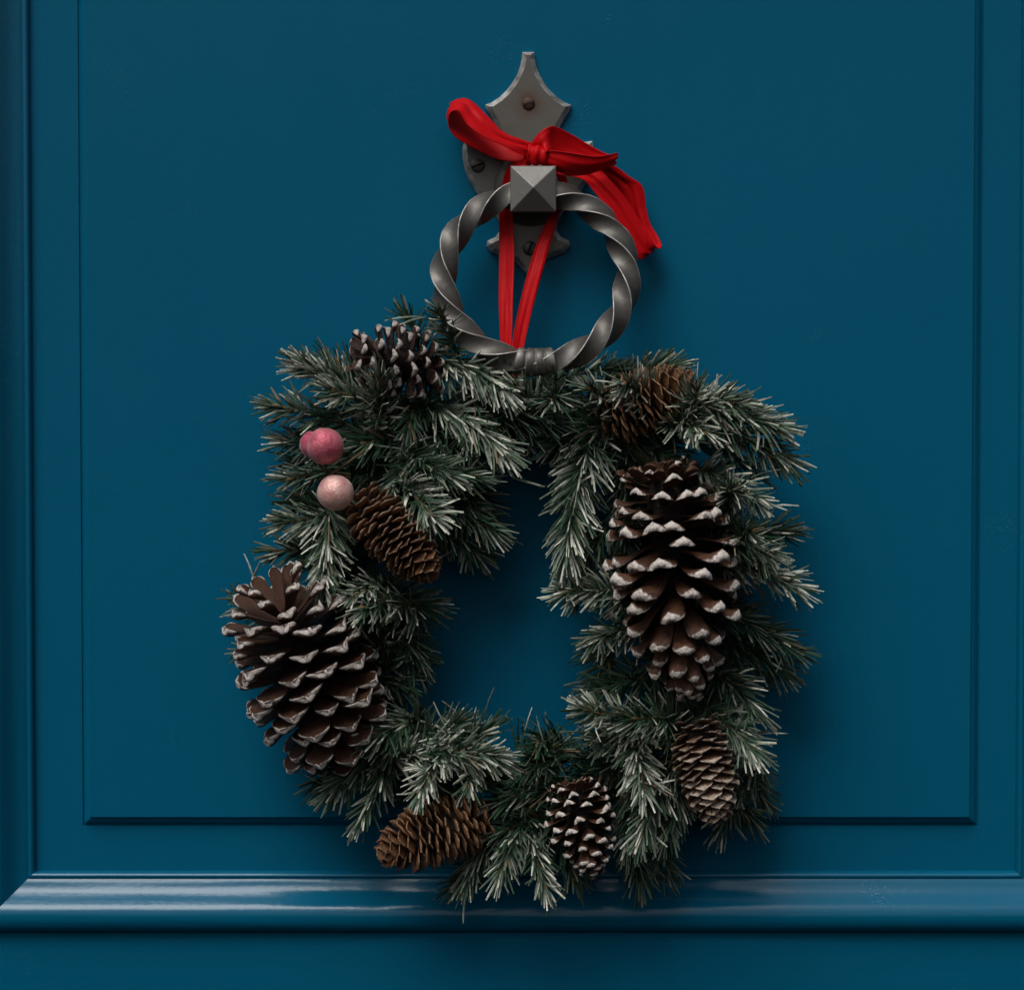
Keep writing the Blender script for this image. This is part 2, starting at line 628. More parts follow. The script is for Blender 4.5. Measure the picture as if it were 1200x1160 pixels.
def boss():
    bm = bmesh.new()
    c = P(625, 221.5, BOSS_D)
    h = 26.2 * S
    lay = [(-22 * S, 0.86), (-19 * S, 0.97), (-1.0 * S, 1.0), (0.6 * S, 0.985)]
    rings = []
    for dy, k in lay:
        rings.append([bm.verts.new(c + Vector((sx * h * k, -dy, sz * h * k))) for sx, sz in ((-1, -1), (1, -1), (1, 1), (-1, 1))])
    for a, b in zip(rings, rings[1:]):
        for i in range(4):
            bm.faces.new((a[i], a[(i + 1) % 4], b[(i + 1) % 4], b[i]))
    apex = bm.verts.new(c + Vector((0, -19 * S, 0)))
    for i in range(4): bm.faces.new((rings[-1][i], rings[-1][(i + 1) % 4], apex))
    bm.faces.new(list(reversed(rings[0])))
    bmesh.ops.recalc_face_normals(bm, faces=bm.faces)
    bmesh.ops.bevel(bm, geom=list(bm.edges), offset=0.9 * S, segments=2, affect='EDGES', profile=0.6)
    me = bpy.data.meshes.new('boss')
    bm.to_mesh(me); bm.free()
    me.materials.append(M_BOSS)
    return link(bpy.data.objects.new('boss', me), knocker)


boss()

# twisted ring
RING_TOP, RING_BOT = P(628, 226, 46), P(627, 425, 92)
RC = (RING_TOP + RING_BOT) / 2
RZ = (RING_TOP - RING_BOT) / 2
RX = Vector((1, 0, 0)) * 107.5 * S * 0.975
RN = RX.normalized().cross(RZ.normalized())


def ring():
    mb = MB()
    n, half = 400, 11.5 * S
    prof = []                     # square bar with soft corners and slightly hollow faces
    for s in range(4):
        a = math.pi / 2 * s
        for t, k in ((-1, 0), (-0.95, 0), (-0.86, -.01), (-0.4, -.06), (0.0, -.08), (0.4, -.06), (0.86, -.01), (0.95, 0)):
            u = Vector((1.0 + k - (0.03 if abs(t) == 1 else 0), t * (0.97 if abs(t) == 1 else 1.0)))
            prof.append((Vector((u.x * math.cos(a) - u.y * math.sin(a), u.x * math.sin(a) + u.y * math.cos(a))), 1.0 if abs(t) >= 0.95 else 0.0))
    rows = []
    for i in range(n):
        th = 2 * math.pi * i / n          # from the top, clockwise in the picture
        cpt = RC + RX * math.sin(th) + RZ * math.cos(th)
        rad = (RX * math.sin(th) + RZ * math.cos(th)).normalized()
        tw = -th * 3.5 + 0.45
        row = []
        for q, w in prof:
            ca, sa = math.cos(tw), math.sin(tw)
            x, y = q.x * ca - q.y * sa, q.x * sa + q.y * ca
            row.append(cpt + (rad * x + RN * y) * half * (1 + 0.045 * noise.noise(cpt * 90) + 0.02 * noise.noise(cpt * 260 + rad * (x * 0.6))))
        rows.append(row)
    # 3.5 turns: the seam sits behind the boss; the profile repeats after half a turn
    m = len(prof)
    idx = [[mb.vert(rows[i][j], wear=prof[j][1]) for j in range(m)] for i in range(n)]
    for i in range(n):
        sh = m // 2 if i == n - 1 else 0
        for j in range(m):
            a, b = idx[i], idx[(i + 1) % n]
            mb.f.append((a[j], b[(j + sh) % m], b[(j + 1 + sh) % m], a[(j + 1) % m]))
    o = mb.build('ring', M_IRON, knocker, fix=True)
    # collar at the foot of the ring, four turned beads
    cb = MB()
    seg = 28
    prof2 = [(-22, 12), (-21.5, 14.6), (-20, 15.6), (-14, 15.8), (-11.2, 15.4), (-10.5, 14.0), (-9.8, 15.6), (-8, 16.4), (-2.5, 16.4), (-0.7, 15.6), (0, 14.0), (0.7, 15.6), (2.5, 16.4), (8, 16.4), (9.8, 15.6),
             (10.5, 14.0), (11.2, 15.4), (14, 15.8), (20, 15.6), (21.5, 14.6), (22, 12)]
    rows = []
    Rm = 100.0
    for s, r in prof2:
        th = math.pi - s / Rm
        cpt = RC + RX * math.sin(th) + RZ * math.cos(th)
        rad = (RX * math.sin(th) + RZ * math.cos(th)).normalized()
        rows.append([cpt + (rad * math.cos(2 * math.pi * k / seg) + RN * math.sin(2 * math.pi * k / seg)) * r * S for k in range(seg)])
    cb.grid(rows, closed_v=True, at=lambda i, j: {'wear': 0.5 if prof2[i][1] == 15.6 else 0.0})
    cb.build('collar', M_IRON, o, fix=True)
    return o


ring()

# ------------------------------------------------------------------ ribbon
ribbon = empty('ribbon_bow', P(628, 185, 40))
tag(ribbon, 'red satin ribbon tied in a bow above the knocker boss', 'ribbon')


def strip(name, ribs, wr=1.2, seed=0, across=10, sub=10, cup=0.0, folds=2.0):
    """ribs: (ax, ay, ad, bx, by, bd): the two edges of the ribbon in photo px + depth px."""
    A = catmull([P(*r[:3]) for r in ribs], sub)
    B = catmull([P(*r[3:]) for r in ribs], sub)
    mb = MB()
    n = len(A)
    mid = [(a + b) / 2 for a, b in zip(A, B)]
    rows, back = [], []
    for i in range(n):
        t = (mid[min(i + 1, n - 1)] - mid[max(i - 1, 0)]).normalized()
        w = (B[i] - A[i])
        nn = t.cross(w).normalized() if w.length > 1e-6 else Vector((0, -1, 0))
        row = []
        for j in range(across + 1):
            u = j / across
            p = A[i].lerp(B[i], u)
            k = math.sin(math.pi * u)
            wob = (1.6 * abs(math.sin(u * math.pi * folds * 1.3 + seed * 1.7 + 0.9 * math.sin(i * 0.06 + seed))) - 0.9) * wr * (0.35 + 0.65 * k)
            wob += wr * 0.9 * noise.noise(Vector((u * 3 + seed * 5, i * 0.045, seed)))
            p = p + nn * (wob + cup * k) * S
            row.append(p)
        rows.append(row)
    mb.grid(rows, at=lambda i, j: {'ru': j / across + seed, 'rv': i * 0.02 + seed * 3})
    o = mb.build(name, M_RIBBON, ribbon)
    md = o.modifiers.new('thickness', 'SOLIDIFY')
    md.thickness = 0.0004
    md.offset = 0
    return o


# strands that carry the wreath: from the knot round the boss shaft, down behind the ring to the hoop
strip('hanging_strand', [(626, 186, 44, 622, 194, 48), (606, 188, 40, 606, 199, 44), (594, 198, 30, 601, 206, 34), (588, 220, 24, 601, 222, 28), (585, 248, 25, 601, 248, 27), (585, 300, 34, 602.5, 300, 36),
                         (584.5, 350, 48, 601, 350, 50), (586, 390, 60, 600, 390, 62), (588, 418, 64, 599, 418, 66), (590, 450, 62, 598, 450, 64)], wr=1.2, seed=1, folds=0.6, across=18)
strip('hanging_strand', [(634, 186, 44, 634, 196, 47), (652, 192, 40, 650, 204, 43), (663, 206, 32, 654, 212, 36), (664, 228, 26, 652, 228, 29), (656, 250, 28, 646, 247, 30), (645, 285, 36, 630, 283, 38),
                         (634, 325, 46, 617, 325, 48), (622, 370, 56, 606, 370, 58), (613, 412, 64, 599, 412, 66), (606, 448, 62, 597, 448, 64)], wr=1.2, seed=2, folds=0.6, across=18)
# left loop
strip('loop', [(624, 168, 44, 624, 186, 46), (607, 163, 48, 604, 178, 56), (590, 156, 50, 582, 168, 62), (574, 139, 48, 562, 158, 66), (560, 125, 42, 547, 146, 66), (547, 117, 34, 538, 130, 64),
               (534, 118, 26, 527, 133, 62), (527, 122, 18, 526, 150, 56), (533, 124, 14, 536, 163, 50), (550, 132, 14, 556, 174, 42), (582, 150, 18, 584, 187, 38), (606, 164, 26, 608, 190, 42), (624, 174, 36, 624, 190, 44)],
      wr=1.9, seed=3, sub=10, cup=1.5, folds=1.0, across=26)
# right loop: rises from the knot, over to the fold and back as the dark lower strip
strip('loop', [(622, 176, 40, 638, 184, 44), (624, 166, 46, 640, 180, 60), (632, 156, 52, 641, 178, 62), (643, 149, 52, 644, 178, 56), (652, 149, 44, 652, 184, 40), (672, 159, 36, 668, 194, 30), (692, 171, 34, 690, 198, 30), (710, 180, 38, 706, 196, 38),
               (718, 181, 48, 713, 194, 48), (723, 179, 58, 721, 193, 54), (714, 181.5, 66, 712, 196, 54), (697, 183.5, 70, 690, 205, 54), (672, 180, 70, 666, 206, 52), (650, 177, 62, 648, 199, 50), (632, 177, 52, 632, 192, 48)],
      wr=2.0, seed=4, sub=9, cup=1.0, folds=0.8, across=26)
# tail: a long loop hanging to the right, front and back strip
strip('tail', [(664, 184, 44, 652, 204, 46), (698, 196, 46, 682, 210, 50), (716, 212, 46, 697, 226, 52), (735, 234, 44, 713, 246, 52), (750, 258, 42, 729, 270, 50), (762, 276, 40, 741, 292, 48), (768, 288, 38, 748, 304, 44),
               (773, 291, 32, 756, 302, 34), (775, 287, 25, 762, 297, 25), (771, 277, 21, 756, 284, 21), (762, 262, 20, 744, 266, 18), (757, 244, 20, 736, 244, 16), (753, 219, 22, 728, 226, 16), (738, 207, 24, 712, 212, 16), (718, 193, 28, 690, 204, 18), (690, 184, 34, 664, 194, 24)],
      wr=2.1, seed=6, sub=9, cup=2.5, folds=1.1, across=26)


def knot():
    mb = MB()
    rows, n, m = [], 40, 14
    c = P(628, 182, 50)
    ax = Vector((0.95, 0, -0.18)).normalized()
    up = Vector((0.18, 0, 0.95)).normalized()
    out = Vector((0, -1, 0))
    for j in range(m + 1):
        s = j / m * 2 - 1
        row = []
        for i in range(n):
            a = 2 * math.pi * i / n
            r = (11.5 - 2.5 * s * s) + 1.3 * math.sin(s * 7 + 2 * math.sin(a) + 1) + 1.2 * noise.noise(Vector((math.cos(a) * 1.5, math.sin(a) * 1.5, s * 2)))
            row.append(c + (ax * (s * 11.5 + 2 * math.sin(a)) + up * math.cos(a) * r * 1.0 + out * math.sin(a) * r * 0.9) * S)
        rows.append(row)
    mb.grid(rows, closed_v=True)
    o = mb.build('knot', M_RIBBON, ribbon, fix=True)
    md = o.modifiers.new('thickness', 'SOLIDIFY'); md.thickness = 0.0004
    return o


knot()

# ------------------------------------------------------------------ wreath
rng = random.Random(11)
wreath = empty('wreath', P(612, 1060, 0))
tag(wreath, 'frosted artificial fir wreath with pine cones and pink berries hung on blue door', 'wreath')
HC, HRX, HRY, HD = (612.0, 712.0), 214.0, 236.0, 52.0

hp = []
for k in range(97):
    a = 2 * math.pi * k / 96
    hp.append(P(HC[0] + HRX * math.sin(a), HC[1] - HRY * math.cos(a), HD))
mb = MB()
tube(mb, hp, [7 * S] * len(hp), 8, cap=False)
mb.build('hoop', M_STEM, wreath)


def needle(mb, base, direc, nrm, length, width, frost, tone, bend, rnd, dead=0.0):
    """A blunt folded strip: three points across, four along."""
    side = direc.cross(nrm).normalized()
    nrm = side.cross(direc).normalized()
    seg = 3
    prev = None
    p = base.copy()
    d = direc.copy()
    fold = width * 0.20
    for s in range(seg + 1):
        t = s / seg
        w = width * (0.75 + 0.25 * math.sin(math.pi * min(1, t * 1.4)))
        if s == seg: w *= 0.78
        f = frost * sstep(0.12, 0.75, t)
        row = [mb.vert(p - side * w * 0.5, frost=f, tone=tone, dead=dead), mb.vert(p + nrm * fold, frost=f, tone=tone, dead=dead), mb.vert(p + side * w * 0.5, frost=f, tone=tone, dead=dead)]
        if prev:
            mb.f.append((prev[0], row[0], row[1], prev[1]))
            mb.f.append((prev[1], row[1], row[2], prev[2]))
        prev = row
        d = (d + bend / seg).normalized()
        p = p + d * (length / seg)


N_NEEDLES = 0


def sprig(b, t, frost=0.3, ln=48, dens=1.0, tone=0.35, sag=6, fan=None, star=True, bud=1.0):
    """b, t: base and tip (px, py, depth). fan: None or a world vector that the needles lean towards."""
    global N_NEEDLES
    B, T = P(*b), P(*t)
    L = (T - B).length
    mid = (B + T) / 2 + Vector((rng.uniform(-1, 1), 0, 1)) * sag * S
    pts = catmull([B, mid, T], 7)
    sm = MB()
    n = len(pts)
    tube(sm, pts, [lerp(2.6, 1.7, i / (n - 1)) * S for i in range(n)], 6, at=lambda i, j: {'bud': bud * sstep(0.55, 1.0, i / (n - 1))})
    if bud > 0.5:
        tip = pts[-1]
        ax = (pts[-1] - pts[-2]).normalized()
        tube(sm, [tip - ax * 3 * S, tip, tip + ax * 3 * S, tip + ax * 5 * S], [1.8 * S, 3.2 * S, 2.6 * S, 0.6 * S], 6, at=lambda i, j: {'bud': 1.0})
    so = sm.build('sprig', M_STEM, wreath)
    mb = MB()
    cnt = int((L / S * 1.15 + 24) * dens)
    pn = FRONT * 0.8 + UP * 0.35 + Vector((rng.gauss(0, .3), rng.gauss(0, .3), rng.gauss(0, .3)))
    for k in range(cnt):
        s = (k + rng.random()) / cnt
        s = 0.03 + 0.97 * s
        fi = s * (n - 1)
        i = min(int(fi), n - 2)
        p = pts[i].lerp(pts[i + 1], fi - i)
        ax = (pts[i + 1] - pts[i]).normalized()
        v = (pn - ax * pn.dot(ax)).normalized()            # the spray lies flat: most needles leave it sideways
        u = ax.cross(v)
        q = rng.random()
        if q < 0.52: a = rng.choice((0.0, math.pi)) + rng.gauss(0, 0.42)
        elif q < 0.80: a = math.pi / 2 + rng.gauss(0, 0.8)
        else: a = rng.uniform(0, 2 * math.pi)
        radial = u * math.cos(a) + v * math.sin(a)
        phi = math.radians(lerp(60, 44, s) + rng.gauss(0, 14))
        if s > 0.86: phi *= lerp(1.0, 0.35, (s - 0.86) / 0.14) * rng.uniform(0.6, 1.25)
        stray = rng.random() < 0.15
        if stray: phi += rng.gauss(0, 0.5)
        d = ax * math.cos(phi) + radial * math.sin(phi)
        if fan is not None: d = (d + fan * rng.uniform(0.55, 0.95)).normalized()
        if d.y > 0.25 and p.y > -0.03: d.y *= 0.2            # needles do not run into the door
        d.normalize()
        lng = ln * rng.uniform(0.74, 1.14) * lerp(1.05, 0.82, s) * S * (rng.uniform(0.5, 1.0) if stray else 1.0)
        bend = ax * rng.uniform(0.15, 0.6) + Vector((rng.gauss(0, .12), rng.gauss(0, .12), rng.gauss(-0.10, .12)))
        if stray: bend += Vector((rng.gauss(0, .6), rng.gauss(0, .5), rng.gauss(0, .6)))
        nr = v + u * rng.gauss(0, 0.7) + Vector((0, -0.4, 0.3)) * rng.random()
        nr = nr - d * nr.dot(d)
        if nr.length < 1e-4: nr = Vector((0.3, -1, 0.2))
        fr = max(0.0, min(1.0, rng.gauss(frost * 0.30 - 0.03, 0.11)))
        if rng.random() < frost * frost * 0.95: fr = rng.uniform(0.62, 1.0)
        end = p + d * lng
        if end.y > -3 * S: d = Vector((d.x, min(d.y, 0.0), d.z)).normalized()
        needle(mb, p, d, nr, lng, rng.uniform(2.2, 3.5) * S * (1.15 if fr > 0.55 else 1.0), fr, max(0, min(1, rng.gauss(tone, 0.27))), bend, rng, rng.uniform(0.5, 1.0) if rng.random() < 0.035 else 0.0)
    N_NEEDLES += cnt
    no = mb.build('needles', M_NEEDLE, so, smooth=False)
    tag(no, kind='stuff')
    return so


DOWN, UP, LEFT, RIGHT, FRONT = Vector((0, 0, -1)), Vector((0, 0, 1)), Vector((-1, 0, 0)), Vector((1, 0, 0)), Vector((0, -1, 0))

# (base, tip, frost, needle length, density, tone, fan): the sprigs one can tell apart in the picture
SPRIGS = [
    # top left, round to the ring
    ((536, 420, 70), (517, 366, 118), 0.45, 34, 0.9, 0.4, DOWN * 0.5),
    ((500, 440, 60), (478, 372, 40), 0.1, 44, 0.6, 0.3, None),
    ((450, 475, 70), (352, 428, 92), 0.62, 46, 1.2, 0.4, UP * 0.1),
    ((440, 490, 70), (446, 444, 134), 0.72, 46, 1.0, 0.4, None),
    ((470, 500, 60), (392, 458, 120), 0.55, 46, 1.0, 0.4, None),
    ((420, 505, 60), (322, 476, 60), 0.35, 46, 1.0, 0.3, None),
    ((420, 530, 55), (335, 520, 50), 0.35, 46, 0.9, 0.3, None),
    ((430, 555, 55), (338, 562, 60), 0.40, 44, 0.9, 0.3, None),
    ((470, 520, 60), (425, 520, 100), 0.15, 50, 0.9, 0.25, None),
    ((490, 470, 60), (480, 500, 95), 0.12, 50, 1.0, 0.25, None),
    ((505, 520, 60), (470, 555, 100), 0.12, 50, 0.9, 0.25, None),
    ((524, 428, 80), (592, 456, 118), 0.68, 50, 1.3, 0.45, DOWN * 0.75),
    ((522, 482, 80), (592, 530, 112), 0.66, 50, 1.2, 0.45, DOWN * 0.45 + RIGHT * 0.2),
    ((470, 545, 70), (524, 556, 122), 0.35, 52, 1.0, 0.35, RIGHT * 0.3),
    ((480, 560, 70), (560, 560, 95), 0.40, 50, 0.9, 0.35, None),
    ((560, 470, 60), (548, 520, 90), 0.2, 46, 0.8, 0.3, None),
    ((470, 575, 80), (508, 606, 150), 0.70, 52, 0.9, 0.45, UP * 0.25),
    ((500, 580, 60), (578, 622, 78), 0.22, 50, 1.2, 0.25, DOWN * 0.15),
    ((470, 590, 60), (560, 650, 60), 0.12, 50, 1.0, 0.25, None),
    # left
    ((420, 615, 70), (336, 612, 90), 0.55, 46, 1.2, 0.4, None),
    ((384, 610, 95), (379, 684, 122), 0.60, 52, 1.4, 0.45, DOWN * 0.1 + RIGHT * 0.1),
    ((400, 660, 60), (320, 645, 60), 0.3, 42, 0.9, 0.3, None),
    ((470, 712, 75), (424, 712, 142), 0.45, 48, 1.0, 0.35, DOWN * 0.55),
    ((445, 690, 80), (412, 700, 132), 0.72, 40, 0.7, 0.5, UP * 0.3),
    ((440, 700, 60), (500, 712, 70), 0.18, 54, 1.1, 0.28, None),
    ((440, 730, 60), (488, 762, 60), 0.10, 52, 1.0, 0.22, None),
    ((450, 770, 70), (440, 722, 120), 0.3, 50, 0.9, 0.3, DOWN * 0.4),
    ((340, 740, 45), (282, 704, 24), 0.25, 38, 0.7, 0.3, None),
    ((330, 770, 40), (286, 764, 26), 0.3, 34, 0.5, 0.3, None),
    ((430, 800, 50), (470, 800, 60), 0.1, 48, 0.8, 0.25, None),
    # lower left
    ((480, 850, 75), (440, 862, 120), 0.35, 50, 1.0, 0.32, DOWN * 0.3),
    ((480, 860, 75), (392, 922, 92), 0.38, 52, 1.4, 0.32, DOWN * 0.45),
    ((420, 890, 50), (376, 918, 50), 0.15, 46, 0.8, 0.25, None),
    ((450, 900, 80), (424, 958, 96), 0.4, 46, 0.9, 0.35, DOWN * 0.2),
    ((470, 900, 80), (532, 852, 92), 0.30, 52, 1.2, 0.32, UP * 0.55),
    ((500, 900, 80), (570, 858, 90), 0.35, 50, 1.0, 0.32, UP * 0.5),
    ((480, 890, 100), (582, 886, 128), 0.66, 50, 1.4, 0.45, None),
    ((520, 880, 100), (492, 928, 142), 0.72, 44, 0.9, 0.5, RIGHT * 0.2 + UP * 0.15),
    ((560, 900, 80), (548, 922, 116), 0.5, 44, 0.8, 0.4, None),
    # bottom
    ((660, 925, 70), (590, 938, 100), 0.2, 52, 1.1, 0.25, None),
    ((650, 960, 70), (585, 975, 100), 0.25, 50, 1.0, 0.3, None),
    ((600, 960, 60), (545, 1030, 84), 0.38, 46, 1.1, 0.35, DOWN * 0.3),
    ((600, 975, 75), (588, 1022, 122), 0.42, 48, 1.0, 0.35, DOWN * 0.3),
    ((618, 968, 75), (640, 1040, 116), 0.55, 44, 1.1, 0.42, DOWN * 0.15),
    ((600, 990, 50), (530, 1040, 60), 0.15, 38, 0.7, 0.3, None),
    ((650, 870, 55), (630, 872, 70), 0.05, 48, 1.2, 0.2, None),
    ((650, 890, 60), (618, 905, 85), 0.05, 48, 1.1, 0.2, None),
    ((700, 900, 60), (640, 880, 60), 0.05, 50, 1.2, 0.2, None),
    ((740, 990, 60), (752, 1030, 62), 0.06, 50, 1.1, 0.22, DOWN * 0.2),
    ((770, 980, 55), (782, 1020, 55), 0.05, 46, 0.9, 0.2, None),
    ((660, 1000, 60), (672, 1030, 70), 0.2, 44, 0.8, 0.28, None),
    # lower right
    ((760, 862, 80), (686, 832, 130), 0.70, 46, 1.2, 0.48, LEFT * 0.15),
    ((730, 880, 80), (700, 866, 115), 0.5, 44, 0.8, 0.4, None),
    ((780, 850, 80), (742, 842, 142), 0.38, 54, 1.1, 0.35, None),
    ((745, 870, 80), (755, 926, 136), 0.68, 48, 1.2, 0.48, UP * 0.15),
    ((775, 925, 75), (752, 978, 122), 0.50, 48, 1.2, 0.40, DOWN * 0.35),
    ((790, 940, 70), (780, 980, 95), 0.3, 48, 1.0, 0.3, DOWN * 0.4),
    ((740, 930, 60), (735, 990, 80), 0.25, 48, 0.9, 0.3, None),
    ((800, 870, 60), (790, 900, 90), 0.15, 48, 0.9, 0.25, None),
    ((836, 838, 80), (882, 878, 128), 0.50, 50, 1.2, 0.38, DOWN * 0.1),
    ((850, 800, 70), (882, 832, 100), 0.3, 52, 0.9, 0.32, None),
    ((886, 900, 45), (846, 968, 60), 0.40, 46, 1.0, 0.35, None),
    ((850, 880, 45), (892, 930, 40), 0.06, 48, 1.1, 0.22, None),
    ((840, 930, 45), (880, 960, 50), 0.1, 44, 0.7, 0.25, None),
    # right
    ((850, 720, 60), (928, 760, 78), 0.10, 52, 1.3, 0.22, None),
    ((860, 760, 55), (915, 785, 60), 0.08, 50, 1.1, 0.2, None),
    ((860, 660, 75), (930, 688, 104), 0.66, 50, 1.4, 0.45, None),
    ((850, 640, 75), (902, 650, 130), 0.5, 46, 1.0, 0.4, None),
    ((850, 640, 80), (876, 624, 165), 0.28, 58, 1.0, 0.35, None),
    ((850, 600, 70), (856, 574, 130), 0.70, 44, 1.2, 0.5, None),
    ((840, 560, 70), (888, 586, 115), 0.60, 46, 1.0, 0.45, None),
    ((840, 640, 60), (920, 622, 60), 0.3, 48, 0.9, 0.3, None),
    # inner right
    ((690, 532, 75), (664, 652, 112), 0.55, 56, 1.3, 0.40, None),
    ((700, 640, 60), (676, 690, 80), 0.3, 48, 1.0, 0.3, None),
    ((735, 700, 75), (662, 694, 108), 0.70, 46, 1.3, 0.5, DOWN * 0.15),
    ((735, 740, 70), (694, 752, 104), 0.55, 44, 1.1, 0.42, None),
    ((740, 800, 60), (700, 812, 84), 0.15, 48, 1.0, 0.25, None),
    # top right
    ((800, 500, 70), (816, 462, 142), 0.62, 50, 1.1, 0.45, None),
    ((800, 480, 70), (862, 472, 112), 0.55, 50, 1.2, 0.42, None),
    ((820, 480, 80), (908, 500, 112), 0.48, 52, 1.4, 0.38, None),
    ((840, 500, 75), (920, 536, 100), 0.28, 52, 1.2, 0.28, DOWN * 0.45),
    ((800, 500, 80), (828, 508, 140), 0.68, 46, 1.0, 0.48, DOWN * 0.3),
    ((820, 520, 60), (880, 552, 70), 0.12, 50, 0.9, 0.22, None),
    ((720, 450, 50), (790, 430, 56), 0.35, 38, 1.0, 0.38, UP * 0.25),
    ((640, 455, 50), (720, 432, 56), 0.25, 38, 0.9, 0.34, UP * 0.2),
    ((760, 470, 75), (732, 450, 128), 0.66, 48, 1.1, 0.45, None),
    ((720, 480, 70), (690, 456, 120), 0.60, 48, 1.1, 0.45, None),
    ((650, 470, 75), (646, 470, 118), 0.45, 48, 0.9, 0.38, None),
    ((640, 500, 70), (610, 457, 116), 0.55, 46, 1.1, 0.42, None),
    ((640, 490, 60), (580, 500, 84), 0.25, 50, 1.0, 0.3, None),
    ((700, 500, 60), (650, 520, 84), 0.15, 50, 1.0, 0.25, None),
    ((720, 510, 60), (690, 500, 95), 0.2, 50, 0.9, 0.28, None),
]
for sp in SPRIGS:
    b, t, fr, ln, de, to, fan = sp
    lat = math.hypot(t[0] - b[0], t[1] - b[1])
    k = 0.45 if lat < 60 else 0.2                        # the stem starts deeper in the wreath
    b = (b[0] + (b[0] - t[0]) * k, b[1] + (b[1] - t[1]) * k, b[2] * 0.85)
    if lat > 30: t = (t[0], t[1], b[2] + (t[2] - b[2]) * 0.8)
    sprig(b, t, fr, ln * 0.85, de, to, fan=fan)

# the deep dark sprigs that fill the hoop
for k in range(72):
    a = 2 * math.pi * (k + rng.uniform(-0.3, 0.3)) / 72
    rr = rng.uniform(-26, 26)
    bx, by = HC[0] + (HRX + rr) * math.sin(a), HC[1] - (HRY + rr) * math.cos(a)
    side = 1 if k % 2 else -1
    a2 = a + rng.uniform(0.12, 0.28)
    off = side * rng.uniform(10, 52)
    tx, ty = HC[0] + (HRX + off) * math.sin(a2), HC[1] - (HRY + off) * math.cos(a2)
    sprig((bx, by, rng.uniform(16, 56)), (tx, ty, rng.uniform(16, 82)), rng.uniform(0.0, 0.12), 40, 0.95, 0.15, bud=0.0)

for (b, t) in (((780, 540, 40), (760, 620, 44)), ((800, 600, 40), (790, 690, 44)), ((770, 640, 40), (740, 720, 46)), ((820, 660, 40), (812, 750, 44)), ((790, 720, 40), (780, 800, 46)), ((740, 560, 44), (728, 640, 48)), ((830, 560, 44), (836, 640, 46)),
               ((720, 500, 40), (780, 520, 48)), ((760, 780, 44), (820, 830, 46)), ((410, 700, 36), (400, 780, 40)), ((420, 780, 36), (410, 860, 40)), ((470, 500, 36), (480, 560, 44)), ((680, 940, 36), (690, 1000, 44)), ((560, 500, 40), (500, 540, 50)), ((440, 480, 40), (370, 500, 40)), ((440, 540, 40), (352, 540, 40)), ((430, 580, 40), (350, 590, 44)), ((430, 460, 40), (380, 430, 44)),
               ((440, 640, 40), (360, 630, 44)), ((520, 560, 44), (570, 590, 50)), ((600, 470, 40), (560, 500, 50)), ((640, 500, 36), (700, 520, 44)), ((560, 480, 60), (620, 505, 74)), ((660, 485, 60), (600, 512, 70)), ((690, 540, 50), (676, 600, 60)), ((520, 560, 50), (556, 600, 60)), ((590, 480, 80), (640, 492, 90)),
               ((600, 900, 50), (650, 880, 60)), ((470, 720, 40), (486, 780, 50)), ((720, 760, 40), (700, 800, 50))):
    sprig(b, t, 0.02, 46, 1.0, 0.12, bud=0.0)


def wisps():
    """Loose thin needles that stick out of the sprigs, each on one of the hoop's tufts."""
    mb = MB()
    spots = [(498, 372, 60, -42, 8), (498, 372, 60, -44, -2), (430, 520, 90, 34, -6), (760, 440, 70, 26, 26), (780, 440, 70, 30, 18), (660, 440, 70, 12, 22), (548, 855, 90, -12, 40), (566, 850, 90, 3, 46), (528, 862, 90, -20, 34),
             (612, 870, 80, 6, 38), (640, 878, 80, -14, 34), (320, 712, 60, -44, 6), (300, 720, 60, -38, 8), (876, 860, 90, 42, 4), (880, 600, 100, 44, 26), (886, 640, 100, 40, -14), (400, 925, 60, -56, 6), (545, 1046, 80, -4, -30), (300, 690, 40, -6, 40),
             (292, 690, 40, 10, 34), (880, 560, 90, 34, 20), (600, 560, 80, 34, -8), (690, 860, 90, -30, 12), (930, 540, 90, 22, -12)]
    for (x, y, d, dx, dy) in spots:
        a = P(x, y, d)
        dv = Vector((dx, rng.uniform(-10, 4), dy))
        L = dv.length * S
        needle(mb, a, dv.normalized(), Vector((rng.gauss(0, .4), -1, rng.gauss(0, .4))), L * 1.1, rng.uniform(2.0, 3.0) * S, rng.uniform(0.2, 0.8), rng.uniform(0.3, 0.7), Vector((rng.gauss(0, .3), rng.gauss(0, .2), rng.gauss(-.15, .3))), rng)
    o = mb.build('loose_needles', M_NEEDLE, wreath, smooth=False)
    tag(o, kind='stuff')


wisps()

